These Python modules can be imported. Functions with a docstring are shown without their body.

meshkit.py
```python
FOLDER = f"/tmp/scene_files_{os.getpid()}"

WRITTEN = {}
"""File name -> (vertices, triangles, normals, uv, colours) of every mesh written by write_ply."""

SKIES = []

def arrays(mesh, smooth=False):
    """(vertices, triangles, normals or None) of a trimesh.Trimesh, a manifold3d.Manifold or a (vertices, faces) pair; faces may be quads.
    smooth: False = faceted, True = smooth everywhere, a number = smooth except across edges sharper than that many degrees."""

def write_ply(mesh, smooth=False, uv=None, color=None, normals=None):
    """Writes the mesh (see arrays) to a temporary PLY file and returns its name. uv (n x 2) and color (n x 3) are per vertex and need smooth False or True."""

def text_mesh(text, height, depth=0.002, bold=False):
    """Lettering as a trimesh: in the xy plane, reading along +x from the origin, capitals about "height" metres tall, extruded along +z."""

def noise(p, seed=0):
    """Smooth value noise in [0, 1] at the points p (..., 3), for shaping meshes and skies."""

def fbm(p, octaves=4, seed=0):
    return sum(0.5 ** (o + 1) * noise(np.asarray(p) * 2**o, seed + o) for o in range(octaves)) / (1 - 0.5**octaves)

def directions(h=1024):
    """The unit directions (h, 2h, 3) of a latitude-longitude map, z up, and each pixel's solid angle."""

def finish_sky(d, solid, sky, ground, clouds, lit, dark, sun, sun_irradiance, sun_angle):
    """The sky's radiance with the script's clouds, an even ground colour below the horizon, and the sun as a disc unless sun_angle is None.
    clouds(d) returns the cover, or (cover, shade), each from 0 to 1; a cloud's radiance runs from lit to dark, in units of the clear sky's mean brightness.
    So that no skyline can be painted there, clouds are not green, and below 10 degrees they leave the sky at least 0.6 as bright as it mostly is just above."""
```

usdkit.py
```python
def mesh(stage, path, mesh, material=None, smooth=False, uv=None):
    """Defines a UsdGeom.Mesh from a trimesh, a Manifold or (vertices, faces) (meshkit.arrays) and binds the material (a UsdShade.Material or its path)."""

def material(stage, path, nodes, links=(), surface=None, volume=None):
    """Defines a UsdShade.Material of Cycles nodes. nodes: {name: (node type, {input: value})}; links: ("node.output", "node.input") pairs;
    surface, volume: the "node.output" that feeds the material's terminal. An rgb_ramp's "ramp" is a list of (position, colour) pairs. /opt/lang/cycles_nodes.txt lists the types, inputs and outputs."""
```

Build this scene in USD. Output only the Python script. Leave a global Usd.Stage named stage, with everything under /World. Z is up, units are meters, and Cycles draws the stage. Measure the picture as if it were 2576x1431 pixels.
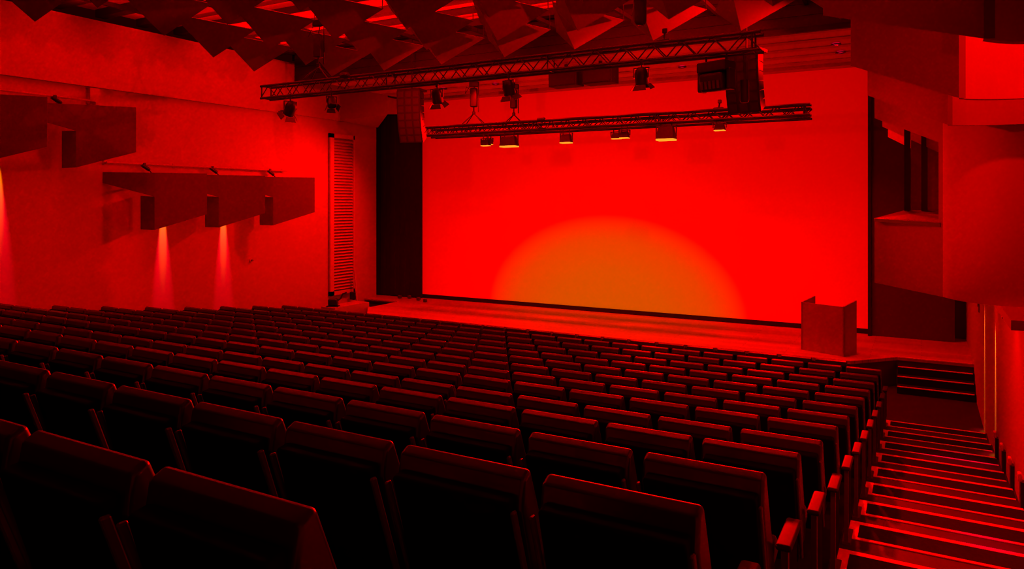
import math, random
import numpy as np, trimesh, usdkit, manifold3d
from manifold3d import Manifold
from shapely.geometry import Polygon, box as sbox
from pxr import Usd, UsdGeom, UsdLux, Gf, Sdf, UsdShade

random.seed(7); np.random.seed(7)
stage = Usd.Stage.CreateInMemory()
UsdGeom.SetStageUpAxis(stage, UsdGeom.Tokens.z)
UsdGeom.SetStageMetersPerUnit(stage, 1.0)
UsdGeom.Xform.Define(stage, '/World')
UsdGeom.Scope.Define(stage, '/World/Looks')
EYE = 3.6            # eye height above the front floor; all Z below are measured from the eye

# ------------------------------------------------------------------ camera
YAW = 29.47
cam = UsdGeom.Camera.Define(stage, '/World/camera')
cam.AddTranslateOp().Set((0, 0, EYE))
cam.AddRotateXYZOp().Set((90, 0, YAW))
cam.CreateHorizontalApertureAttr(36.0)
cam.CreateVerticalApertureAttr(36.0 * 1431 / 2576)
cam.CreateFocalLengthAttr(36.0 * 1824 / 2576)
cam.CreateVerticalApertureOffsetAttr(-211.5 / 2576 * 36.0)
cam.CreateClippingRangeAttr((0.05, 200))
cam.CreateExposureAttr(0.0)

# ------------------------------------------------------------------ lights
RED = (1.0, 0.0, 0.0)
dome = UsdLux.DomeLight.Define(stage, '/World/room_glow')       # the faint red haze of a hall lit from all round
dome.CreateColorAttr(Gf.Vec3f(1, 0, 0)); dome.CreateIntensityAttr(0.004)
_lights = [0]

def aim(prim, pos, target):
    d = np.array(target, float) - np.array(pos, float); d /= np.linalg.norm(d)
    zx = -d; up = np.array([0, 0, 1.0]) if abs(d[2]) < 0.98 else np.array([0, 1.0, 0])
    x = np.cross(up, zx); x /= np.linalg.norm(x); y = np.cross(zx, x)
    m = Gf.Matrix4d(*x, 0, *y, 0, *zx, 0, pos[0], pos[1], pos[2] + EYE, 1)
    UsdGeom.Xformable(prim).AddTransformOp().Set(m)

def spot(pos, target, cone, power, color=RED, radius=0.05, soft=0.5):
    """A lamp: a small sphere of light with a cone."""
    _lights[0] += 1
    l = UsdLux.SphereLight.Define(stage, f'/World/lamp_light_{_lights[0]:03d}')
    l.CreateRadiusAttr(radius); l.CreateIntensityAttr(power); l.CreateColorAttr(Gf.Vec3f(*color)); l.CreateNormalizeAttr(True)
    s = UsdLux.ShapingAPI.Apply(l.GetPrim()); s.CreateShapingConeAngleAttr(cone); s.CreateShapingConeSoftnessAttr(soft)
    aim(l.GetPrim(), pos, target)

def panel_light(pos, target, w, h, power, color=RED):
    _lights[0] += 1
    l = UsdLux.RectLight.Define(stage, f'/World/lamp_light_{_lights[0]:03d}')
    l.CreateWidthAttr(w); l.CreateHeightAttr(h); l.CreateIntensityAttr(power); l.CreateColorAttr(Gf.Vec3f(*color)); l.CreateNormalizeAttr(True)
    aim(l.GetPrim(), pos, target)

# wash lamps of the stage trusses: out over the audience and the left wall, down on the stage, and back at the screen
for x, tx, ty, tz, cone, p in ((-11.6, -15.1, 9.5, 0.4, 62, 80), (-9.9, -11.5, 5.0, -2.2, 38, 1000), (-8.3, -9.0, 4.0, -2.2, 36, 1700), (-5.8, -5.5, 4.0, -2.0, 40, 1700), (-3.2, -1.8, 4.0, -2.0, 36, 1700), (-1.6, -2.2, 4.0, -2.2, 28, 500)):
    spot((x, 15.75, 1.62), (tx, ty, tz), cone, p, radius=0.14, soft=0.9)
for x in (-9.6, -5.2):
    spot((x, 11.5, 2.05), (x - 0.3, 18.5, 1.8), 46, 170, radius=0.05, soft=0.8)
DOWN = [(x, y) for x in (-11.7, -10.0, -8.3, -6.6, -4.9, -3.2, -1.5) for y in (15.88, 16.8)]      # recessed in the soffit
for x, y in DOWN[::2]:
    spot((x, y, 3.09), (x, y + 0.1, -3.1), 46, 205, radius=0.05, soft=0.9)
spot((-3.4, 11.2, 1.85), (-1.7, 15.5, -2.7), 14, 60, radius=0.05, soft=0.9)
spot((-12.2, 15.8, 1.6), (-14.9, 14.6, -0.8), 58, 230, radius=0.10, soft=0.9)
spot((-1.3, 14.1, 2.95), (-6.5, 12.2, 3.1), 40, 650, radius=0.012, soft=0.9)  # added lamp without a fixture by the soffit lip, brightens the ceiling baffles
# downlights between wall boxes and wall (left), tight beams that rake the wall
for y, z in ((7.1, 1.5), (10.5, 0.62), (12.15, 0.62)):
    spot((-14.92, y, z), (-15.1, y, z - 1.3), 4.4, 240, (1, 0.17, 0.0), 0.012, 0.7)
    spot((-14.92, y, z), (-15.1, y, z - 3.0), 6.4, 640, (1, 0.0, 0.014), 0.012, 0.8)
for y, p in ((11.5, 1.0), (13.4, 0.8)):
    spot((0.73, y, -0.9), (0.85, y, -2.3), 4.2, 190 * p, (1, 0.36, 0.0), 0.012, 0.7)
    spot((0.73, y, -0.9), (0.85, y, -2.8), 6.0, 220 * p, (1, 0.0, 0.016), 0.012, 0.8)
for y in (6.6, 9.0, 11.4):
    spot((0.55, y, -0.85), (0.35, y, -3.2), 46, 14, RED, 0.03, 0.9)  # added wide lamps without fixtures, brightening the aisle steps
for y, zf in ((6.7, -2.95), (10.6, -3.3)):
    spot((0.62, y, -0.9), (0.42, y, zf), 13, 60, (1, 0.0, 0.03), 0.02, 0.9)
spot((0.45, 4.0, 0.3), (0.3, 4.8, -2.4), 40, 14, RED, 0.05, 0.9)
# lamps inside the right wall boxes, lighting the next box along
for pos, tgt, p in (((0.55, 2.75, 1.3), (0.45, 4.1, 0.9), 46), ((0.45, 4.5, 1.35), (0.4, 5.9, 0.8), 22), ((-0.12, 8.75, 1.15), (-0.4, 9.6, 0.95), 9)):
    spot(pos, tgt, 50, p, radius=0.05, soft=0.6)
# added unseen lamps at the rear left, brightening the right wall boxes
spot((-6.0, -1.5, 0.9), (-0.2, 6.4, 0.15), 6.5, 800, RED, 0.05, 1.0)
spot((-6.0, -1.5, 2.5), (0.0, 3.4, 1.2), 10, 150, RED, 0.05, 1.0)
# uplights on the ceiling rails above the baffles
for x in (-11.2, -4.2):
    for y in (6.2, 8.0, 9.8, 11.4, 12.9):
        panel_light((x, y, 3.72), (x, y, 6), 6.4, 0.10, 85)

# ------------------------------------------------------------------ materials
def mat(name, base, rough=0.6, metal=0.0, spec=0.5, emis=None, estr=0.0, sheen=0.0, noise=None, bump=None, coat=0.0):
    pr = {"base_color": base, "roughness": rough, "metallic": metal, "specular_ior_level": spec}
    if emis is not None:
        pr["emission_color"] = emis; pr["emission_strength"] = estr
    if sheen:
        pr["sheen_weight"] = sheen; pr["sheen_roughness"] = 0.4
    if coat:
        pr["coat_weight"] = coat; pr["coat_roughness"] = 0.15
    nodes, links = {"p": ("principled_bsdf", pr)}, []
    if noise or bump:
        nodes["t"] = ("texture_coordinate", {}); 
    if noise:
        sc, amt = noise
        lo = tuple(c * (1 - amt) for c in base); hi = tuple(min(1, c * (1 + amt)) for c in base)
        nodes["n"] = ("noise_texture", {"scale": sc, "detail": 4.0}); nodes["r"] = ("rgb_ramp", {"ramp": [(0.3, lo), (0.7, hi)]})
        links += [("t.object", "n.vector"), ("n.fac", "r.fac"), ("r.color", "p.base_color")]
    if bump:
        sc, st = bump
        nodes["bn"] = ("noise_texture", {"scale": sc, "detail": 3.0}); nodes["b"] = ("bump", {"strength": st, "distance": 0.01})
        links += [("t.object", "bn.vector"), ("bn.fac", "b.height"), ("b.normal", "p.normal")]
    return usdkit.material(stage, f'/World/Looks/{name}', nodes, links, surface="p.BSDF")

def plank_mat(name, base, dark, scale, rough, spec=0.5):
    """Wooden boards running along x: each board a slightly different tone, thin dark joints."""
    n = {"g": ("geometry", {}), "m": ("mapping", {"mapping_type": "point", "scale": scale}),
         "b": ("brick_texture", {"color1": base, "color2": tuple(c * 0.82 for c in base), "mortar": dark, "scale": 1.0, "mortar_size": 0.006, "brick_width": 2.4, "row_height": 0.14, "offset": 0.37}),
         "p": ("principled_bsdf", {"roughness": rough, "specular_ior_level": spec})}
    return usdkit.material(stage, f'/World/Looks/{name}', n, [("g.position", "m.vector"), ("m.vector", "b.vector"), ("b.color", "p.base_color")], surface="p.BSDF")

M = {}
M['plaster'] = mat('plaster', (0.5, 0.49, 0.48), 0.75, spec=0.3)
M['box_panel'] = mat('box_panel', (0.22, 0.215, 0.21), 0.7, spec=0.3)
M['baffle'] = mat('baffle', (0.2, 0.195, 0.19), 0.7, spec=0.3)
M['ceiling'] = mat('ceiling_paint', (0.6, 0.6, 0.6), 0.8, spec=0.2)
M['black_paint'] = mat('black_paint', (0.012, 0.011, 0.011), 0.6)
M['black_metal'] = mat('black_metal', (0.015, 0.014, 0.014), 0.4, metal=0.0, spec=0.5)
M['truss'] = mat('truss_metal', (0.02, 0.02, 0.02), 0.45, spec=0.5)
M['fabric'] = mat('seat_fabric', (0.028, 0.026, 0.025), 0.29, spec=0.9)
M['shell'] = mat('seat_shell', (0.006, 0.0055, 0.005), 0.8, spec=0.06)
M['edge'] = mat('seat_edge', (0.10, 0.095, 0.09), 0.45, spec=0.5)
M['armrest'] = mat('armrest_wood', (0.035, 0.032, 0.03), 0.6, spec=0.25)
M['carpet'] = mat('carpet', (0.013, 0.012, 0.012), 0.95, spec=0.15, noise=(40, 0.25))
M['floor'] = mat('floor_vinyl', (0.028, 0.027, 0.026), 0.6, spec=0.3, noise=(3, 0.15))
M['nosing'] = mat('nosing_metal', (0.9, 0.88, 0.86), 0.35, spec=0.6)
M['back_panel'] = mat('back_panel_paint', (0.08, 0.075, 0.075), 0.7)
M['curtain'] = mat('curtain_black', (0.03, 0.029, 0.029), 0.9, spec=0.1)
M['stage_floor'] = plank_mat('stage_boards', (0.5, 0.45, 0.41), (0.30, 0.27, 0.25), (1, 1, 1), 0.55, 0.2)
M['stage_face'] = mat('stage_face', (0.10, 0.09, 0.085), 0.6)
M['soffit'] = mat('soffit_wood', (0.62, 0.56, 0.52), 0.35, noise=(2.0, 0.12))
M['soffit_dark'] = mat('soffit_wood_dark', (0.42, 0.38, 0.35), 0.4, noise=(2.0, 0.12))
M['fascia'] = mat('fascia_wood', (0.035, 0.032, 0.03), 0.5)
M['lectern'] = mat('lectern_laminate', (0.42, 0.40, 0.39), 0.5)
M['lectern_dark'] = mat('lectern_dark', (0.12, 0.11, 0.11), 0.5)
M['grille'] = mat('speaker_grille', (0.03, 0.028, 0.028), 0.6)
M['cabinet'] = mat('speaker_cabinet', (0.012, 0.0115, 0.0115), 0.55)
M['lens'] = mat('glass_lens', (0.05, 0.05, 0.05), 0.12, spec=0.8)
M['warm_lens'] = mat('lit_lens', (0.8, 0.5, 0.2), 0.4, emis=(1.0, 0.36, 0.02), estr=1.1)
M['red_lamp'] = mat('red_lamp', (0.5, 0.5, 0.5), 0.5, emis=(1.0, 0.0, 0.05), estr=1.2)
M['louver'] = mat('louver_metal', (0.55, 0.53, 0.52), 0.5)
M['louver_gap'] = mat('louver_back', (0.16, 0.15, 0.15), 0.8)
M['dark_panel'] = mat('dark_panel', (0.16, 0.15, 0.15), 0.7)
M['pane'] = usdkit.material(stage, '/World/Looks/window_pane', {"t": ("transparent_bsdf", {"color": (0.9, 0.9, 0.9)}), "g": ("glossy_bsdf", {"roughness": 0.05, "color": (0.9, 0.9, 0.9)}), "f": ("fresnel", {"IOR": 1.6}), "x": ("mix_closure", {})},
                            [("f.fac", "x.fac"), ("t.BSDF", "x.closure1"), ("g.BSDF", "x.closure2")], surface="x.closure")
# projection screen: white cloth, orange light pool and red halo painted into its emission
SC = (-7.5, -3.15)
M['screen'] = usdkit.material(stage, '/World/Looks/screen_painted_glow', {
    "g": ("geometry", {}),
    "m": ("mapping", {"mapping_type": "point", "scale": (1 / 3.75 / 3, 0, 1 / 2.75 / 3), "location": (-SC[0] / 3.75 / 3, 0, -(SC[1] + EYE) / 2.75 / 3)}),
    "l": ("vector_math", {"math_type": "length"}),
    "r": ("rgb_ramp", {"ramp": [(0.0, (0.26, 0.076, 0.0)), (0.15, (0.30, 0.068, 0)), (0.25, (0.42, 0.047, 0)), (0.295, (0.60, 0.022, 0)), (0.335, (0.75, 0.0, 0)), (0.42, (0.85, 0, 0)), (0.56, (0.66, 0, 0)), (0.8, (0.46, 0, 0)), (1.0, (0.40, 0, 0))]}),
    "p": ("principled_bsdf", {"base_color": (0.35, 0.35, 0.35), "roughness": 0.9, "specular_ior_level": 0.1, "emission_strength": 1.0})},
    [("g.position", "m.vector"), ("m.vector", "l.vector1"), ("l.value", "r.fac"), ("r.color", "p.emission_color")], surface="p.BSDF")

# ------------------------------------------------------------------ helpers
_used = {}
def numbered(parent, name):
    k = (parent, name); n = _used.get(k, 0); _used[k] = n + 1
    return name if n == 0 else f'{name}_{n:03d}'

def tag(p, label=None, cat=None, group=None, kind=None):
    p = p.GetPrim() if hasattr(p, 'GetPrim') else p
    for k, v in (('label', label), ('category', cat), ('group', group), ('kind', kind)):
        if v: p.SetCustomDataByKey(k, v)
    return p

def tri(m):
    if hasattr(m, 'to_mesh'):
        q = m.to_mesh(); return trimesh.Trimesh(q.vert_properties[:, :3], q.tri_verts, process=False)
    return m

def obj(name, mesh, m, parent=None, smooth=False):
    """One mesh prim, top-level (coordinates from the eye) or a part of parent (its own coordinates)."""
    base = str(parent.GetPath()) if parent else '/World'
    mesh = tri(mesh)
    if parent is None:
        mesh = mesh.copy(); mesh.apply_translation((0, 0, EYE))
    return usdkit.mesh(stage, f'{base}/{numbered(base, name)}', mesh, M[m] if isinstance(m, str) else m, smooth).GetPrim()

def thing(name, loc=(0, 0, 0), rotz=0, label=None, cat=None, group=None, kind=None):
    x = UsdGeom.Xform.Define(stage, '/World/' + numbered('/World', name))
    x.AddTranslateOp().Set((loc[0], loc[1], loc[2] + EYE)); x.AddRotateZOp().Set(rotz)
    return tag(x, label, cat, group, kind)

def dup(src, loc, rotz=0, label=None, group=None):
    was = src.GetCustomData()
    base = src.GetName().rstrip('0123456789').rstrip('_')
    r = thing(base, loc, rotz, label or was.get('label'), was.get('category'), group or was.get('group'))
    r.GetReferences().AddInternalReference(src.GetPath()); r.SetInstanceable(True)
    return r

def bx(x0, x1, y0, y1, z0, z1):
    m = trimesh.creation.box((x1 - x0, y1 - y0, z1 - z0)); m.apply_translation(((x0 + x1) / 2, (y0 + y1) / 2, (z0 + z1) / 2)); return m

def cat_(*ms): return trimesh.util.concatenate([tri(m) for m in ms])

def tube(p, q, r, n=8):
    p, q = np.array(p, float), np.array(q, float); d = q - p; L = np.linalg.norm(d)
    m = trimesh.creation.cylinder(r, L, sections=n); T = trimesh.geometry.align_vectors([0, 0, 1], d / L); T[:3, 3] = (p + q) / 2
    m.apply_transform(T); return m

def path_tube(pts, r, n=6): return cat_(*[tube(a, b, r, n) for a, b in zip(pts[:-1], pts[1:])])

def rbox(x0, x1, y0, y1, z0, z1, r, seg=12):
    s = Manifold.sphere(r, seg)
    return Manifold.batch_hull([s.translate((x, y, z)) for x in (x0 + r, x1 - r) for y in (y0 + r, y1 - r) for z in (z0 + r, z1 - r)])

def hullpts(pts, r, seg=12):
    s = Manifold.sphere(r, seg)
    return Manifold.batch_hull([s.translate(tuple(p)) for p in pts])

def slab(pts, t):
    """A flat panel through the given corners, t thick (behind the face, away from its normal)."""
    p = np.array(pts, float); n = np.cross(p[1] - p[0], p[2] - p[0]); n /= np.linalg.norm(n)
    q = p - n * t; k = len(p); v = np.vstack([p, q]); f = []
    for i in range(1, k - 1): f += [[0, i, i + 1], [k, k + i + 1, k + i]]
    for i in range(k):
        j = (i + 1) % k; f += [[i, k + i, k + j], [i, k + j, j]]
    m = trimesh.Trimesh(v, np.array(f), process=False); trimesh.repair.fix_normals(m); return m

def prism(poly, z0, z1):
    m = trimesh.creation.extrude_polygon(Polygon(poly), z1 - z0); m.apply_translation((0, 0, z0)); return m

def rot(m, axis, deg, about=(0, 0, 0)):
    m = tri(m).copy(); m.apply_transform(trimesh.transformations.rotation_matrix(math.radians(deg), axis, about)); return m

def mv(m, d): m = tri(m).copy(); m.apply_translation(d); return m

ORD = lambda n: f"{n}{'th' if 10 <= n % 100 <= 20 else {1: 'st', 2: 'nd', 3: 'rd'}.get(n % 10, 'th')}"

# ------------------------------------------------------------------ measures
XE, W, D, Y0 = -0.517, 0.55, 0.9356, 13.272
ZT = [-2.673, -2.565, -2.460, -2.354, -2.235, -2.105, -1.968, -1.816, -1.647, -1.481, -1.275, -1.068, -0.853, -0.630]
HB = 0.927                                    # seat back height
ZF = [z - HB for z in ZT]
XL, XR = -15.1, 0.85                          # side walls
ZS = -3.06                                    # stage floor
YB = 18.55                                    # screen plane

# ------------------------------------------------------------------ room shell
def struct(name, mesh, m, label, parent=None, smooth=False):
    p = obj(name, mesh, m, parent, smooth)
    if parent is None: tag(p, label, kind='structure')
    return p

struct('floor', bx(XL, XR, 13.2 + 0.68, YB + 0.6, -3.72, -3.60), 'floor', 'dark red lit floor between front row and stage')
# left wall: lower face, and the bulkhead above it that ends in a wedge near the stage
struct('wall_left', cat_(bx(XL - 0.35, XL, -2.0, 17.95, -3.8, 2.36)), 'plaster', 'plain red lit left side wall')
lw = struct('trim', bx(XL - 0.35, XL + 0.10, -2.0, 16.2, 2.36, 3.76), 'plaster', 'projecting upper band of the left wall under the ceiling')
struct('trim', cat_(slab([(XL + 0.10, 16.2, 2.36), (XL + 0.95, 17.35, 2.62), (XL + 0.95, 17.35, 3.2), (XL + 0.10, 16.2, 3.76)], 0.08),
                    slab([(XL + 0.95, 17.35, 2.62), (XL + 0.95, 18.3, 2.72), (XL + 0.95, 18.3, 3.14), (XL + 0.95, 17.35, 3.14)], 0.08),
                    slab([(XL + 0.10, 16.2, 2.36), (XL + 0.10, 17.9, 2.30), (XL + 0.95, 17.35, 2.62)], 0.05)), 'plaster', 'pointed end of the left wall band beside the stage')
struct('wall_left', slab([(XL, 16.86, -2.85), (XL - 0.12, 17.4, -2.85), (XL - 0.12, 17.4, 2.3), (XL, 16.86, 2.3)], 0.05), 'plaster', 'short wall strip between the louvre panel and the black stage drape')
struct('wall_right', bx(XR, XR + 0.3, -2.0, YB + 0.6, -3.8, 4.2), 'plaster', 'right side wall along the stepped aisle')
struct('wall_back', bx(XL - 2.5, XR + 0.3, YB + 0.35, YB + 0.6, -3.8, 4.2), 'dark_panel', 'dark wall behind the projection screen')
struct('ceiling', bx(XL - 0.35, XR + 0.3, -2.0, YB + 0.6, 4.08, 4.25), 'ceiling', 'lit ceiling slab above the folded baffles')
k = 0
for y in np.arange(5.4, 15.2, 0.93):
    struct('trim', bx(XL - 0.3, XR, y, y + 0.22, 3.92, 4.08), 'black_paint', 'black ceiling beam running across the hall above the baffles')
for x in np.arange(-13.2, 0.5, 1.62):
    struct('trim', bx(x - 0.03, x + 0.03, 4.0, 14.4, 3.62, 3.70), 'black_paint', 'black steel rail above the folded baffles')

# stage soffit and fascia, planked
sof = thing('ceiling', (0, 0, 0), label='planked wooden soffit over the stage', kind='structure')
ys = np.linspace(14.45, 18.1, 15)
for i in range(14):
    obj('plank', bx(-13.95, 0.2, ys[i] + 0.006, ys[i + 1] - 0.006, 3.14 + 0.006 * (i % 3), 3.19), 'soffit' if i % 3 else 'soffit_dark', sof)
obj('edge_board', bx(-13.95, 0.2, 18.1, 18.45, 3.07, 3.2), 'soffit_dark', sof)
obj('front_lip', bx(-13.95, 0.2, 14.36, 14.45, 3.12, 3.22), 'black_paint', sof)
fas = thing('wall_front', (0, 0, 0), label='dark planked fascia above the stage opening', kind='structure')
for i in range(4):
    obj('plank', bx(-15.0, 0.8, 14.40 + 0.004 * (i % 2), 14.46, 3.225 + 0.213 * i, 3.43 + 0.213 * i), 'fascia', fas)

# ------------------------------------------------------------------ stage
stg = prism([(-13.1, 15.19), (-1.18, 15.19), (-0.41, 16.04), (XR, 16.04), (XR, YB + 0.3), (XL - 0.5, YB + 0.3), (XL - 0.5, 17.4), (-13.8, 17.4), (-13.8, 16.04)], ZS - 0.06, ZS)
st = thing('floor', (0, 0, 0), label='raised wooden stage floor in front of the screen', kind='structure')
obj('stage_top', stg, 'stage_floor', st)
obj('stage_front', prism([(-13.05, 15.24), (-1.2, 15.24), (-0.43, 16.08), (XR, 16.08), (XR, YB), (XL - 0.4, YB), (XL - 0.4, 17.5), (-13.75, 17.5), (-13.75, 16.06)], -3.6, ZS - 0.06), 'stage_face', st)
stairs = thing('stage_stairs', (0.22, 15.5, -3.6), label='dark stage steps with bright edges beside the right wall', cat='stairs')
for i in range(3):
    z = 0.135 * (i + 1); y = 15.29 + 0.25 * i - 15.5
    obj('step', bx(-0.62, 0.62, y, 16.05 - 15.5, z - 0.135, z), 'carpet', stairs)
    obj('nosing_strip', bx(-0.62, 0.60, y - 0.012, y + 0.035, z - 0.008, z + 0.006), 'nosing', stairs)
obj('nosing_strip', bx(-0.62, 0.60, 16.03 - 15.5, 16.08 - 15.5, 0.53, 0.546), 'nosing', stairs)
ls = thing('stage_stairs', (-14.45, 16.0, -3.6), label='dark stage steps in the opening beside the left wall', cat='stairs')
for i in range(3):
    obj('step', bx(-0.6, 0.6, 0.2 + 0.3 * i, 1.38, 0.135 * i, 0.135 * (i + 1)), 'carpet', ls)
    obj('nosing_strip', bx(-0.6, 0.6, 0.19 + 0.3 * i, 0.23 + 0.3 * i, 0.135 * (i + 1) - 0.006, 0.135 * (i + 1) + 0.006), 'nosing', ls)
obj('stair_rim', bx(-0.6, 0.66, 1.36, 1.44, 0.52, 0.56), 'plaster', ls)
ck = obj('stair_wall', cat_(bx(-14.35, -13.85, 14.75, 16.15, -3.6, -2.92)), 'lectern')
tag(ck, 'low red block walling off the left stage steps', 'low wall')
tag(obj('stage_curtain', cat_(*[mv(rbox(-0.13, 0.13, -0.05, 0.05, 0, 5.9, 0.045, 8), (-15.55 + 0.2 * i, YB - 0.18 + 0.012 * (i % 2), ZS)) for i in range(10)]), 'curtain', smooth=40), 'tall black masking drape at the left edge of the screen', 'curtain')
struct('wall_back_panel'.replace('wall_back_panel', 'wall_back'), bx(-1.02, 0.62, YB - 0.25, YB - 0.18, ZS, 3.2), 'back_panel', 'dark panel wall to the right of the screen')
struct('trim', bx(-1.06, -0.99, YB - 0.33, YB - 0.25, ZS, 3.1), 'black_paint', 'black frame strip along the right edge of the screen')
scr = thing('projection_screen', (-7.4, YB, ZS), label='wide projection screen with a painted orange light pool and red glow', cat='screen')
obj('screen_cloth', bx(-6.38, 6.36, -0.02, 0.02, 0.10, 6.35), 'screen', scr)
obj('bottom_border', bx(-6.38, 6.36, -0.06, 0.03, 0.0, 0.11), 'black_paint', scr)

# ------------------------------------------------------------------ terraces and the stepped aisle
for j in range(0, 14):
    y1 = Y0 - j * D + 0.66; y0 = y1 - D if j < 13 else -2.0
    zf = ZF[j]
    struct('floor', bx(XL, XE - 0.02, y0, y1, zf - 0.5, zf), 'carpet', f'carpeted terrace under the {ORD(j + 1)} seat row from the stage')
for j in range(1, 14):
    y1 = Y0 - j * D + 0.62; y0 = y1 - D if j < 13 else -1.5
    zf = ZF[j]
    t = thing('floor', (0, 0, zf), label=f'aisle step beside the {ORD(j + 1)} seat row with pale metal edging', kind='structure')
    obj('tread', bx(XE - 0.02, XR, y0, y1, -0.5, 0), 'floor', t)
    obj('nosing_strip', bx(XE + 0.02, XR - 0.02, y1 - 0.05, y1 + 0.006, -0.03, 0.006), 'nosing', t)
    obj('edge_strip', bx(XE + 0.02, XE + 0.09, y0 + 0.64, y1 - 0.05, 0, 0.006), 'nosing', t)
    obj('rear_strip', bx(XE + 0.02, XR - 0.02, y0 + 0.60, y0 + 0.64, 0, 0.006), 'nosing', t)
    obj('carpet_inset', bx(XE + 0.09, XR - 0.02, y0 + 0.64, y1 - 0.05, 0, 0.004), 'carpet', t)
struct('floor', bx(XE - 0.02, XR, Y0 - D + 0.62, 15.6, -3.7, -3.595), 'floor', 'flat aisle floor in front of the stage steps')

# ------------------------------------------------------------------ seats
def make_seat(left_arm):
    t = thing('theatre_seat', (0, 0, 0), label='seat', cat='seat', group='black theatre seats in straight rows')
    h = 0.2585
    # cushion: leans back towards the rear, thick rounded roll along the top
    cush = hullpts([(s * (h - 0.03), y, z) for s in (-1, 1) for (y, z) in ((-0.042, HB - 0.030), (-0.018, HB - 0.018), (-0.056, HB - 0.11), (-0.012, HB - 0.12), (0.06, 0.45), (0.17, 0.45))], 0.018, 20)
    obj('backrest', cush, 'fabric', t, smooth=50)
    sh = hullpts([(s * (h - 0.045), y, z) for s in (-1, 1) for (y, z) in ((-0.112, HB - 0.082), (-0.075, HB - 0.076), (0.03, 0.36), (0.07, 0.36))], 0.012, 8)
    obj('back_shell', sh, 'shell', t, smooth=50)
    for s in (-1, 1):
        obj('shell_edge', hullpts([(s * (h - 0.016), y, z) for (y, z) in ((-0.128, HB - 0.10), (-0.112, HB - 0.10), (0.028, 0.38), (0.044, 0.38))], 0.007, 6), 'edge', t)
    obj('seat_cushion', rot(rbox(-h + 0.035, h - 0.035, 0.17, 0.42, 0.38, 0.48, 0.03, 10), (1, 0, 0), 12, (0, 0.2, 0.42)), 'fabric', t, smooth=50)
    for s in ((1, -1) if left_arm else (1,)):
        x = s * (W / 2 + 0.008)
        obj('armrest', rbox(x - 0.033, x + 0.033, 0.14, 0.44, 0.558, 0.587, 0.012, 8), 'armrest', t, smooth=50)
        obj('armrest_post', cat_(bx(x - 0.014, x + 0.014, 0.17, 0.21, 0.02, 0.565), bx(x - 0.03, x + 0.03, 0.16, 0.42, 0, 0.02)), 'edge', t)
        obj('side_panel', bx(x - 0.014, x + 0.014, 0.21, 0.42, 0.12, 0.562), 'shell', t)
    return t

def proj(P):
    a = math.radians(YAW); c, s = math.cos(a), math.sin(a)
    Dp = -P[0] * s + P[1] * c; R = P[0] * c + P[1] * s
    return (1288 + 1824 * R / Dp, 504 - 1824 * P[2] / Dp) if Dp > 0.3 else (-9999, 0)

protos = {}
n_seats = 0
for j in range(14):
    cols = range(1 if j in (0, 13) else 0, 25)
    for q, i in enumerate(cols):
        xr = XE - i * W; y = Y0 - j * D
        u, v = proj((xr, y, ZT[j]))
        if u < -240 or v > 1500: continue
        kind = i == 24
        loc = (xr - 0.2585, y, ZF[j])
        lab = f'black tip-up theatre seat, {ORD(q + 1)} from the stepped aisle, {ORD(j + 1)} row from the stage'
        if kind not in protos:
            protos[kind] = make_seat(kind)
            UsdGeom.Xformable(protos[kind]).GetOrderedXformOps()[0].Set((loc[0], loc[1], loc[2] + EYE)); tag(protos[kind], lab)
        else:
            dup(protos[kind], loc, 0, lab)
        n_seats += 1

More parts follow.
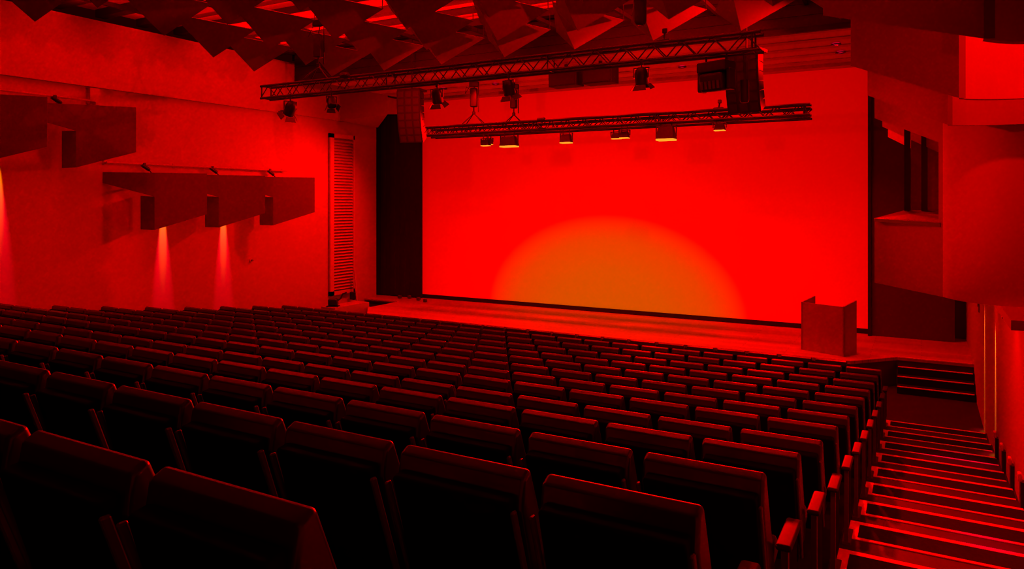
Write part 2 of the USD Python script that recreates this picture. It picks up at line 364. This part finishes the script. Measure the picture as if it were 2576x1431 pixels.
# ------------------------------------------------------------------ wall boxes (folded panels hung off the side walls)
def wall_box_left(dy, dz, label, lower):
    t = thing('wall_box', (XL, 9.88 + dy, dz), label=label, cat='wall box', group='folded panel boxes on the side walls')
    zt, zb0, zb1 = (0.60, -0.64, -0.31)
    C, T = (0.61, 0.0), (1.2, 0.87)
    obj('face_panel', slab([(C[0], C[1], zb0), (T[0], T[1], zb1), (T[0], T[1], zt), (C[0], C[1], zt)], 0.03), 'box_panel', t)
    obj('return_panel', slab([(0.12, 0.0, zb0), (C[0], C[1], zb0), (C[0], C[1], 0.08), (0.12, 0.0, 0.10)], 0.03), 'box_panel', t)
    obj('wing_panel', slab([(0.0, -0.78, 0.37), (C[0], C[1], 0.08), (C[0], C[1], zt), (0.0, -0.78, zt)], 0.03), 'box_panel', t)
    obj('bracket', bx(0.0, 0.5, 0.05, 0.08, 0.3, 0.34), 'black_metal', t)
    return t
for dy, dz, lab in ((0, 0, 'nearest of three lower folded panel boxes on the left wall'), (1.65, 0, 'middle of three lower folded panel boxes on the left wall'),
                    (3.3, 0, 'lower folded panel box on the left wall nearest the louvre panel'), (-1.68, 1.29, 'upper folded panel box on the left wall beside the pipe bracket'),
                    (-3.4, 1.29, 'upper folded panel box on the left wall cut by the picture edge')):
    wall_box_left(dy, dz, lab, dz == 0)

def wall_box_right(tip, end, zt, zb, label, win=False):
    (tx, ty), (ex, ey) = tip, end; zbt, zbe = zb
    t = thing('wall_box', (XR, ey, 0), label=label, cat='wall box', group='folded panel boxes on the side walls')
    L = lambda p, z: (p[0] - XR, p[1] - ey, z)
    r1, r2, r3 = (ex + 0.09, ey + 0.16), (ex + 0.30, ey + 0.19), (XR, ey + 0.16)
    if not win:
        obj('face_panel', slab([L(tip, zbt), L(end, zbe), L(end, zt), L(tip, zt)], 0.03), 'box_panel', t)
        zr = zbe
    else:
        r1, r2, r3 = (ex + 0.12, ey - 0.30), (ex + 0.30, ey - 0.46), (XR, ey - 0.24)
        m = 0.95; j1 = (tip[0] + (end[0] - tip[0]) * m, tip[1] + (end[1] - tip[1]) * m)
        obj('face_panel', slab([L(tip, zbt), L(end, zbe), L(end, zt), L(tip, zt)], 0.03), 'box_panel', t)
        obj('lower_panel', slab([L(tip, -0.80), L(end, -0.735), L(end, -0.16), L(tip, -0.17)], 0.03), 'box_panel', t)
        obj('window_jamb', slab([L(j1, -0.16), L(end, -0.16), L(end, zbe), L(j1, zbe + 0.02)], 0.03), 'box_panel', t)
        zr = -0.735
    n = 10
    P = [np.array(p) for p in (end, r1, r2, r3)]; pts = []
    for s in np.linspace(0, 1, n):        # a smooth bend from the corner to the wall
        a = (1 - s) ** 3 * P[0] + 3 * (1 - s) ** 2 * s * P[1] + 3 * (1 - s) * s * s * P[2] + s ** 3 * P[3]; pts.append(a)
    v, f = [], []
    for a in pts:
        for z in (zr, zt): v.append(L(a, z))
    for a in pts:
        for z in (zr, zt): v.append(L((a[0] + 0.0, a[1] + 0.04), z))
    k = 2 * n
    for i in range(n - 1):
        a, b, c, d = 2 * i, 2 * i + 2, 2 * i + 3, 2 * i + 1
        f += [[a, b, c], [a, c, d], [k + a, k + c, k + b], [k + a, k + d, k + c], [a, k + a, k + b], [a, k + b, b], [d, c, k + c], [d, k + c, k + d]]
    f += [[0, 1, k + 1], [0, k + 1, k], [2 * n - 2, k + 2 * n - 2, k + 2 * n - 1], [2 * n - 2, k + 2 * n - 1, 2 * n - 1]]
    obj('return_panel', trimesh.Trimesh(np.array(v), np.array(f), process=False), 'plaster', t, smooth=40)
    return t
wall_box_right((-0.40, 3.65), (0.15, 2.40), 2.2, (0.86, 0.45), 'nearest folded panel box on the right wall, at the top corner')
wall_box_right((-0.40, 5.16), (0.15, 3.95), 2.2, (0.87, 0.475), 'second folded panel box on the right wall, with a bright rounded return')
wall_box_right((-0.40, 6.84), (0.15, 5.60), 2.2, (0.89, 0.50), 'third folded panel box on the right wall, above the window')
wall_box_right((-0.40, 7.88), (0.14, 6.42), 2.2, (0.80, 0.43), 'large folded panel box on the right wall with a window opening', True)
wall_box_right((-0.40, 9.5), (0.15, 8.15), 2.2, (0.86, 0.46), 'folded panel box on the right wall, first one seen through the opening')
wall_box_right((-0.40, 11.1), (0.15, 9.8), 2.2, (0.86, 0.46), 'folded panel box on the right wall, second one seen through the opening')
# glazing in the opening of the large right wall box
w1 = thing('window_1', (0, 8.45, 0), label='dark mullioned glazing in the opening of the right wall box', kind='structure')
for x in (-0.128, 0.024):
    obj('mullion', bx(x - 0.028, x + 0.028, -0.03, 0.03, -0.11, 0.95), 'black_paint', w1)
obj('sill', slab([(-0.40, -0.70, -0.172), (0.12, -2.0, -0.172), (0.16, 0.03, -0.10), (-0.15, 0.03, -0.10)], 0.03), 'fascia', w1)
obj('pane', bx(-0.10, -0.004, -0.005, 0.005, -0.10, 0.95), 'pane', w1)
obj('pane', bx(0.052, 0.20, -0.005, 0.005, -0.10, 0.95), 'pane', w1)
obj('back_panel', bx(-0.10, 0.30, 0.5, 0.53, -0.10, 0.9), 'box_panel', w1)

# ------------------------------------------------------------------ ceiling baffles
def make_baffle():
    t = thing('ceiling_baffle', (0, 0, 0), label='b', cat='ceiling baffle', group='folded ceiling baffles')
    T, K, Wc, Ec = (0, 0, 0), (0.0, -0.98, 0.69), (-0.50, 0.20, 0.44), (0.92, 0.29, 0.52)
    obj('right_facet', slab([T, Ec, K], 0.02), 'baffle', t)
    obj('left_facet', slab([T, K, Wc], 0.02), 'baffle', t)
    obj('hanger', cat_(tube((0, -0.97, 0.68), (0, -0.97, 0.85), 0.008, 5), tube((0.9, 0.28, 0.51), (0.9, 0.28, 0.85), 0.008, 5)), 'black_metal', t)
    return t
proto = None
rows = ((12.94, -10.66, 1.585, -1.0, -13.2, 'stage-side'), (11.55, -10.07, 1.62, -1.0, -13.5, 'second'), (10.0, -11.07, 1.665, -1.5, -13.0, 'third'), (8.25, -10.15, 1.68, -3.0, -13.4, 'fourth'), (6.55, -11.0, 1.75, -5.0, -13.6, 'fifth'))
for y, x0, s, hi, lo, nm in rows:
    xs = sorted(x for x in (x0 + s * k for k in range(-3, 8)) if lo <= x <= hi)
    for q, x in enumerate(xs):
        lab = f'folded ceiling baffle, {ORD(q + 1)} from the left wall in the {nm} row' + (' of baffles' if nm == 'stage-side' else ' from the stage')
        if proto is None:
            proto = make_baffle(); UsdGeom.Xformable(proto).GetOrderedXformOps()[0].Set((x, y, 2.95 + EYE)); tag(proto, lab)
        else: dup(proto, (x, y, 2.95), 0, lab)

# ------------------------------------------------------------------ trusses
def truss(x0, x1, y, zb, zt, dep, pitch, label):
    L = x1 - x0
    t = thing('lighting_truss', (x0, y, zb), label=label, cat='truss', group='black lighting trusses')
    h = zt - zb
    for yy in (0, dep):
        for z in (0, h):
            obj('chord', tube((0, yy, z), (L, yy, z), 0.026, 8), 'truss', t)
    n = int(L / pitch)
    p = L / n
    for k in range(n):
        a, b = (0, h) if k % 2 == 0 else (h, 0)
        for yy in (0, dep):
            obj('brace', tube((k * p, yy, a), ((k + 1) * p, yy, b), 0.010, 5), 'truss', t)
        if k % 2 == 0:
            a, b = (0, dep) if k % 4 == 0 else (dep, 0)
            for z in (0, h):
                obj('brace', tube((k * p, a, z), ((k + 2 if k + 2 <= n else k + 1) * p, b, z), 0.010, 5), 'truss', t)
    for x in (0.03, L / 3, 2 * L / 3, L - 0.12):
        obj('end_frame', cat_(*[tube((x, yy, 0), (x, yy, h), 0.014, 6) for yy in (0, dep)], *[tube((x, 0, z), (x, dep, z), 0.014, 6) for z in (0, h)]), 'truss', t)
    return t
truss(-12.47, -2.05, 11.0, 2.21, 2.47, 0.26, 0.235, 'long black lighting truss hung in front of the stage opening')
truss(-11.85, -2.0, 16.0, 1.77, 1.985, 0.22, 0.22, 'front one of the two black trusses near the screen')
truss(-12.2, -2.1, 16.9, 1.79, 2.0, 0.22, 0.22, 'rear one of the two black trusses near the screen')

def par_light(loc, tilt, yaw, label, s=1.0, lens='lens'):
    t = thing('stage_light', loc, yaw, label, 'stage light', 'stage lights on the trusses')
    R = lambda m: rot(m, (1, 0, 0), tilt, (0, 0, -0.26 * s))
    obj('clamp', cat_(rbox(-0.03 * s, 0.03 * s, -0.025, 0.025, -0.05, 0.06, 0.01, 6), tube((0, 0, -0.1 * s), (0, 0, -0.03), 0.012)), 'black_metal', t)
    obj('yoke', cat_(bx(-0.15 * s, 0.15 * s, -0.02, 0.02, -0.115 * s, -0.095 * s), bx(-0.15 * s, -0.137 * s, -0.02, 0.02, -0.28 * s, -0.1 * s), bx(0.137 * s, 0.15 * s, -0.02, 0.02, -0.28 * s, -0.1 * s)), 'black_metal', t)
    prof = [(0.0, 0.17), (0.06, 0.17), (0.10, 0.13), (0.125, 0.05), (0.125, -0.14), (0.118, -0.14), (0.115, -0.10), (0.0, -0.10)]
    can = trimesh.creation.revolve(np.array(prof) * s, sections=16); can.apply_translation((0, 0, -0.26 * s))
    obj('housing', R(can), 'black_metal', t, smooth=35)
    le = trimesh.creation.cylinder(0.112 * s, 0.012 * s, sections=16); le.apply_translation((0, 0, -0.26 * s - 0.115 * s))
    obj('lens', R(le), lens, t)
    for k in range(4):
        d = slab([(-0.10 * s, 0.13 * s, -0.40 * s), (0.10 * s, 0.13 * s, -0.40 * s), (0.13 * s, 0.2 * s, -0.49 * s), (-0.13 * s, 0.2 * s, -0.49 * s)], 0.006)
        obj('barn_door', R(rot(d, (0, 0, 1), 90 * k)), 'black_metal', t)
    return t

def flood(loc, w, label, s=1.0, yaw=0, dz=0.0):
    """Asymmetric cyc flood: trapezoid hood with a lit mouth at the bottom."""
    t = thing('flood_light', loc, yaw, label, 'stage light', 'lit flood lights under the rear trusses')
    obj('clamp', cat_(tube((-w * 0.3, 0, -0.08 - dz), (-w * 0.3, 0, 0.03), 0.012), tube((w * 0.3, 0, -0.08 - dz), (w * 0.3, 0, 0.03), 0.012)), 'black_metal', t)
    a, b = w * 0.38, w * 0.5
    z0, z1 = -0.08 - dz, -0.08 - dz - 0.24 * s
    m = trimesh.convex.convex_hull(np.array([(sx * a, y, z0) for sx in (-1, 1) for y in (-0.07 * s, 0.07 * s)] + [(sx * b, y, z1) for sx in (-1, 1) for y in (-0.12 * s, 0.12 * s)]))
    obj('hood', m, 'black_metal', t)
    obj('lens', bx(-b * 0.96, b * 0.96, -0.125 * s, 0.115 * s, z1 - 0.035 * s, z1 + 0.002), 'warm_lens', t)
    obj('yoke', cat_(bx(-b - 0.03, -b - 0.015, -0.02, 0.02, z1 + 0.05, z0 + 0.03), bx(b + 0.015, b + 0.03, -0.02, 0.02, z1 + 0.05, z0 + 0.03), bx(-b - 0.03, b + 0.03, -0.02, 0.02, z0 + 0.02, z0 + 0.035)), 'black_metal', t)
    return t

ZB1 = 2.18
par_light((-11.58, 11.0, ZB1), 40, 75, 'tilted stage light nearest the left end of the front truss', 0.95)
par_light((-10.42, 11.0, ZB1), -32, 60, 'small tilted stage light second from the left on the front truss', 0.72)
par_light((-7.95, 11.2, ZB1), 25, 10, 'stage light beside the left line array on the front truss', 0.85)
par_light((-6.28, 11.0, ZB1), 20, -10, 'stage light hanging from the middle of the front truss', 0.85)
par_light((-3.86, 11.0, ZB1), 15, 0, 'open yoke stage light right of the dark loudspeaker boxes', 0.85)

def moving_head(loc, label):
    t = thing('moving_head_light', loc, -20, label, 'stage light')
    obj('clamp', cat_(tube((-0.18, 0, -0.1), (-0.18, 0, 0.03), 0.015), tube((0.18, 0, -0.1), (0.18, 0, 0.03), 0.015)), 'black_metal', t)
    obj('base', rbox(-0.25, 0.25, -0.16, 0.16, -0.24, -0.08, 0.02, 8), 'black_metal', t, smooth=40)
    for s in (-1, 1): obj('yoke_arm', rbox(s * 0.25 - 0.04, s * 0.25 + 0.04, -0.08, 0.08, -0.52, -0.2, 0.02, 8), 'black_metal', t, smooth=40)
    obj('head', rot(rbox(-0.2, 0.2, -0.17, 0.17, -0.52, -0.24, 0.05, 10), (1, 0, 0), 8, (0, 0, -0.4)), 'cabinet', t, smooth=40)
    for i in range(5): obj('vent_fin', rot(bx(-0.16 + 0.07 * i, -0.12 + 0.07 * i, -0.185, -0.16, -0.48, -0.36), (1, 0, 0), 8, (0, 0, -0.4)), 'edge', t)
    return t
moving_head((-2.72, 11.13, ZB1), 'large black moving head light under the right end of the front truss')
dl = thing('downlight_tube', (-2.34, 11.3, 1.48), label='short black cylinder light hanging beside the right line array', cat='stage light')
obj('housing', trimesh.creation.revolve(np.array([(0, 0), (0.05, 0.0), (0.068, 0.03), (0.068, 0.34), (0, 0.34)]), sections=16), 'cabinet', dl, smooth=35)
obj('stem', tube((0, 0, 0.33), (0, -0.06, 0.75), 0.012), 'black_metal', dl)
hc = thing('hanging_cylinder', (-3.35, 9.5, 2.40), label='black cylinder hanging from the ceiling at the top edge', cat='pendant light')
obj('housing', trimesh.creation.revolve(np.array([(0, 0.0), (0.055, 0.0), (0.082, 0.04), (0.09, 0.55), (0.07, 0.62), (0, 0.62)]), sections=18), 'cabinet', hc, smooth=35)
obj('stem', tube((0, 0, 0.6), (0, 0, 1.3), 0.015), 'black_metal', hc)
obj('lens', mv(trimesh.creation.cylinder(0.045, 0.012, sections=14), (0, 0, -0.004)), 'lens', hc)

for x, y, w, s, dz, lab in ((-10.3, 16.9, 0.20, 0.55, 0.0, 'small flood light at the left of the rear truss'), (-9.85, 16.0, 0.24, 0.6, 0.10, 'second flood light from the left under the front stage truss'),
                            (-9.15, 16.0, 0.46, 1.0, 0.04, 'wide flood light with glowing mouth left of centre'), (-7.55, 16.0, 0.28, 0.8, 0.06, 'flood light with glowing mouth at the middle'),
                            (-6.6, 16.9, 0.24, 0.55, 0.0, 'small flood light right of the middle on the rear truss'), (-6.05, 16.0, 0.22, 0.6, 0.06, 'flood light with glowing mouth right of the middle'),
                            (-5.05, 16.0, 0.42, 1.15, 0.0, 'largest flood light with glowing mouth right of centre'), (-3.85, 16.0, 0.24, 0.55, 0.0, 'rightmost flood light with glowing mouth')):
    flood((x, y + 0.05, 1.75), w, lab, s, 0, dz)

def hoist(loc, top, label, cables=True):
    t = thing('chain_hoist', loc, 15, label, 'hoist', 'chain hoists lifting the trusses')
    obj('motor', rbox(-0.09, 0.09, -0.08, 0.08, 0.45, 0.95, 0.03, 8), 'black_metal', t, smooth=40)
    obj('hook', cat_(tube((0, 0, 0.3), (0, 0, 0.46), 0.015), rbox(-0.04, 0.04, -0.03, 0.03, 0.26, 0.34, 0.012, 6)), 'black_metal', t)
    obj('chain', cat_(tube((0.12, 0.02, 0.32), (0.12, 0.02, top), 0.014, 6), tube((0.0, 0, 0.95), (0.05, 0, top), 0.012, 6)), 'black_metal', t)
    obj('beam_clamp', rbox(-0.12, 0.14, -0.05, 0.05, top - 0.04, top + 0.10, 0.02, 6), 'black_metal', t)
    for dx, dy in ((-0.28, -0.12), (0.28, -0.12), (-0.28, 0.16), (0.28, 0.16)):
        obj('sling', tube((0, 0, 0.29), (dx, dy, 0.0), 0.012, 5), 'black_metal', t)
    obj('cable', path_tube([(-0.1, 0, 0.9), (-0.22, 0.05, 1.0), (-0.26, 0.05, top * 0.8), (-0.1, 0, top)], 0.006, 5), 'black_metal', t)
    return t
hoist((-10.9, 11.12, 2.5), 1.15, 'tall chain hoist lifting the left part of the front truss')
hoist((-10.25, 16.1, 2.0), 1.02, 'chain hoist with cable left of the other on the stage truss')
hoist((-9.55, 17.0, 2.02), 1.0, 'chain hoist right of the other on the stage truss')
for loc, lab in (((-3.53, 11.1, 2.48), 'small coupler standing on top of the front truss'), ((-3.88, 16.1, 1.99), 'small coupler standing on top of the stage truss'), ((-3.5, 16.95, 2.0), 'smaller coupler on top of the rear stage truss')):
    t = thing('truss_coupler', loc, label=lab, cat='coupler')
    obj('base', rbox(-0.11, 0.11, -0.06, 0.06, 0.0, 0.05, 0.015, 6), 'black_metal', t)
    obj('stem', tube((0, 0, 0.04), (0.02, 0, 0.16), 0.018), 'black_metal', t)
    obj('cap', rbox(-0.02, 0.06, -0.03, 0.03, 0.14, 0.22, 0.012, 6), 'black_metal', t)
for x, y, z, lab in ((-10.05, 11.0, 2.5, 'round black lamp head standing on the front truss'), (-8.2, 16.0, 2.0, 'small round lamp head standing on the stage truss')):
    t = thing('stage_lamp', (x, y, z), 0, lab, 'stage light')
    obj('housing', rot(trimesh.creation.revolve(np.array([(0, -0.1), (0.06, -0.1), (0.07, 0.05), (0.045, 0.09), (0, 0.09)]), sections=14), (0, 1, 0), 90), 'black_metal', t, smooth=35)
    obj('clamp', bx(-0.02, 0.02, -0.02, 0.02, -0.1, -0.05), 'black_metal', t)

def line_array(loc, yaw, n, label, rod=0.53):
    t = thing('line_array_speaker', loc, yaw, label, 'loudspeaker', 'line array loudspeakers either side of the stage')
    y, z, a = 0.0, 0.0, 0.0
    obj('fly_frame', cat_(bx(-0.3, 0.3, -0.2, 0.2, 0.0, 0.05), tube((0, 0, 0.05), (0, 0, rod), 0.015)), 'black_metal', t)
    for k in range(n):
        hgt, w, dep = 0.168, 0.31, 0.2
        cab = trimesh.convex.convex_hull(np.array([(sx * w * f, yy, zz) for sx in (-1, 1) for (yy, f, q) in ((-dep, 1.0, 1), (dep, 0.7, 0.7)) for zz in (-hgt / 2 * q - 0.012, hgt / 2 * q)]))
        G = lambda m: mv(rot(m, (1, 0, 0), a), (0, y, z - hgt / 2))
        c = obj('cabinet', G(cab), 'cabinet', t)
        for s in (-1, 0, 1):
            obj('grille', G(bx(s * 0.2 - 0.075, s * 0.2 + 0.075, -dep - 0.008, -dep + 0.002, -hgt * 0.42, hgt * 0.42)), 'grille', c)
        z -= hgt * math.cos(math.radians(a)); y += hgt * math.sin(math.radians(a)); a += 3.2
    return t
line_array((-10.75, 14.1, 2.63), 10, 7, 'tall curved black line array left of the screen', 1.46)
line_array((-2.72, 13.3, 2.62), -14, 6, 'tall curved dark line array hanging right of the front truss', 1.48)
for x, lab, b in ((-7.15, 'left one of two dark loudspeaker boxes under the soffit', 0), (-6.3, 'right one of two dark loudspeaker boxes under the soffit', 1)):
    t = thing('loudspeaker_box', (x, 15.2, 2.62), -4, lab, 'loudspeaker', 'pair of loudspeaker boxes under the soffit')
    obj('cabinet', rbox(-0.36, 0.36, -0.2, 0.2, 0.0, 0.42, 0.015, 6), 'cabinet', t, smooth=40)
    obj('grille', bx(-0.33, 0.33, -0.212, -0.2, 0.03, 0.39), 'grille', t)
    obj('bracket', cat_(bx(-0.03, 0.03, -0.03, 0.03, 0.42, 0.52), bx(-0.2, 0.2, -0.05, 0.05, 0.42, 0.44)), 'black_metal', t)

for k, (x, y) in enumerate(DOWN):
    t = thing('recessed_downlight', (x, y, 3.14), 0, f'recessed round downlight in the soffit, {ORD(k // 2 + 1)} from the left in the {"front" if k % 2 == 0 else "rear"} line', 'downlight', 'recessed downlights in the stage soffit')
    rim = trimesh.creation.annulus(0.07, 0.10, 0.02, sections=16); rim.apply_translation((0, 0, -0.012))
    obj('rim', rim, 'black_metal', t)
    obj('reflector', mv(trimesh.creation.cylinder(0.07, 0.004, sections=16), (0, 0, -0.002)), 'red_lamp', t)

# ------------------------------------------------------------------ lectern
le = thing('lectern', (-1.32, 15.55, ZS), -22, 'grey lectern standing on the stage in front of the screen', 'lectern')
obj('front_panel', bx(-0.90, 0.0, 0.0, 0.03, 0.0, 0.97), 'lectern', le)
obj('side_panel', slab([(0.0, 0.0, 0.0), (0.0, 0.5, 0.0), (0.0, 0.5, 1.06), (0.0, 0.0, 0.98)], 0.03), 'lectern', le)
obj('side_panel', slab([(-0.90, 0.5, 0.0), (-0.90, 0.0, 0.0), (-0.90, 0.0, 0.98), (-0.90, 0.5, 1.06)], 0.03), 'lectern', le)
obj('desk_top', slab([(-0.87, 0.03, 0.86), (-0.03, 0.03, 0.86), (-0.03, 0.48, 0.90), (-0.87, 0.48, 0.90)], 0.025), 'lectern_dark', le)
obj('shelf', bx(-0.87, -0.03, 0.03, 0.46, 0.45, 0.47), 'lectern_dark', le)

# ------------------------------------------------------------------ left wall fittings
lv = thing('louvre_panel', (XL, 16.3, -2.79), label='tall louvred grille panel on the left wall near the stage', cat='louvre panel')
hL, y0, y1 = 4.75, -0.5, 0.55
obj('back_board', bx(0.0, 0.02, y0, y1, 0, hL), 'louver_gap', lv)
obj('frame', cat_(bx(0.0, 0.09, y0, y0 + 0.16, 0, hL), bx(0.0, 0.09, y1 - 0.06, y1, 0, hL), bx(0.0, 0.09, y0, y1, hL - 0.12, hL), bx(0.0, 0.09, y0, y1, 0, 0.12)), 'louver', lv)
for k in range(50):
    z = 0.16 + 0.089 * k
    obj('slat', slab([(0.02, y0 + 0.16, z + 0.055), (0.085, y0 + 0.16, z), (0.085, y1 - 0.06, z), (0.02, y1 - 0.06, z + 0.055)], 0.012), 'louver', lv)
def track(y0, y1, z, label, xo=0.14):
    t = thing('light_track', (XL, y0, z), label=label, cat='light track', group='lighting pipes on the left wall')
    obj('pipe', tube((xo, 0, 0), (xo, y1 - y0, 0), 0.022), 'plaster', t)
    n = max(2, int((y1 - y0) / 1.6))
    for i in range(n + 1):
        yy = 0.05 + (y1 - y0 - 0.1) * i / n
        obj('bracket', cat_(bx(0.001, xo, yy - 0.015, yy + 0.015, -0.012, 0.012), bx(0.001, 0.015, yy - 0.04, yy + 0.04, -0.05, 0.05)), 'plaster', t)
    return t
track(9.1, 14.1, 0.80, 'long pale pipe above the lower wall boxes on the left wall')
track(5.2, 8.85, 2.06, 'pale pipe above the upper wall boxes on the left wall')
tag(obj('pipe_bracket', cat_(bx(XL, XL + 0.10, 8.78, 8.98, 1.98, 2.34), bx(XL, XL + 0.2, 8.84, 8.92, 1.98, 2.04)), 'plaster'), 'upright bracket block at the end of the upper wall pipe', 'bracket')
for y, z, lab in ((9.95, 0.80, 'small black spotlight on the pipe above the nearest lower wall box'), (11.72, 0.80, 'small black spotlight on the pipe above the middle lower wall box'), (13.5, 0.80, 'small spotlight at the far end of the lower wall pipe'), (8.05, 2.06, 'small black spotlight on the upper wall pipe')):
    t = thing('wall_spotlight', (XL + 0.14, y, z), label=lab, cat='spotlight', group='small spotlights on the wall pipes')
    obj('clamp', rbox(-0.03, 0.03, -0.03, 0.03, -0.06, 0.03, 0.01, 6), 'black_metal', t)
    obj('housing', rot(mv(trimesh.creation.cylinder(0.04, 0.2, sections=12), (0, 0.0, -0.09)), (1, 0, 0), 60, (0, 0, -0.05)), 'black_metal', t, smooth=35)
    obj('arm', tube((0.02, 0.02, -0.05), (0.02, 0.16, -0.18), 0.012, 6), 'black_metal', t)
t = thing('wall_socket', (XL, 13.0, -1.55), label='small round knob on the left wall below the boxes', cat='wall fitting')
obj('plate', rot(mv(trimesh.creation.cylinder(0.05, 0.02, sections=16), (0, 0, 0.01)), (0, 1, 0), 90), 'louver', t, smooth=35)
obj('knob', rot(mv(trimesh.creation.cylinder(0.025, 0.06, sections=12), (0, 0, 0.04)), (0, 1, 0), 90), 'dark_panel', t, smooth=35)

# ------------------------------------------------------------------ left stage corner clutter
t = thing('floor_lamp', (-14.1, 14.95, -2.92), 30, 'black floor spotlight with a bent arm on the low stair block', 'spotlight')
obj('body', rbox(-0.13, 0.13, -0.1, 0.1, 0.03, 0.22, 0.04, 8), 'black_metal', t, smooth=40)
obj('stand', cat_(bx(-0.16, 0.16, -0.12, 0.12, 0, 0.03), tube((0, 0, 0.03), (0, 0, 0.08), 0.03)), 'black_metal', t)
obj('arm', path_tube([(0.1, 0, 0.15), (0.2, 0.05, 0.22), (0.24, 0.05, 0.33), (0.36, 0.05, 0.38)], 0.022), 'black_metal', t)
t = thing('stand_pole', (-14.72, 16.62, -3.0), label='thin pale pole with a black box beside the louvre panel', cat='pole')
obj('pole', tube((0, 0, 0), (-0.1, 0, 0.95), 0.03), 'plaster', t)
obj('box', rbox(-0.25, -0.08, -0.05, 0.05, 0.02, 0.25, 0.015, 6), 'black_metal', t)
for k, (x, y) in enumerate(((-14.2, 18.0), (-13.9, 18.1), (-13.4, 17.9), (-13.0, 17.7))):
    t = thing('floor_light', (x, y, ZS), label=f'{("first", "second", "third", "fourth")[k]} small footlight from the left in front of the black drape', cat='floor light', group='small footlights by the drape')
    obj('housing', rbox(-0.05, 0.05, -0.05, 0.05, 0.0, 0.10, 0.02, 8), 'edge', t, smooth=40)
    obj('lens', bx(-0.035, 0.035, -0.055, -0.048, 0.03, 0.085), 'lens', t)

# ------------------------------------------------------------------ right wall fittings
t = thing('lamp_box', (XR, 8.0, -1.05), label='flat lamp box high on the right wall under the big wall box', cat='lamp')
obj('housing', bx(-0.22, 0.0, -0.9, 0.9, 0.0, 0.08), 'box_panel', t)
obj('spring_arm', path_tube([(-0.12, 0.5, 0.0), (-0.14, 0.9, -0.06), (-0.16, 0.55, -0.10)], 0.008), 'black_metal', t)
t = thing('wall_switch', (XR, 14.6, -1.75), label='small dark switch plate on the right wall near the stage', cat='switch')
obj('plate', bx(-0.015, 0.0, -0.09, 0.09, -0.14, 0.14), 'dark_panel', t); obj('rocker', bx(-0.025, -0.014, -0.03, 0.03, -0.05, 0.05), 'black_metal', t)
for k, (y, j) in enumerate(((11.1, 2), (10.2, 3), (9.3, 4), (8.4, 5))):
    zf = ZF[j]
    t = thing('step_light', (XR, y, zf), label=f'{("farthest", "second farthest", "third farthest", "nearest")[k]} upright step light low on the right wall', cat='step light', group='step lights along the right wall')
    obj('housing', bx(-0.035, 0, -0.05, 0.05, 0.10, 0.36), 'black_metal', t)
    obj('cover', rbox(-0.055, -0.02, -0.045, 0.045, 0.36, 0.44, 0.012, 6), 'nosing', t)
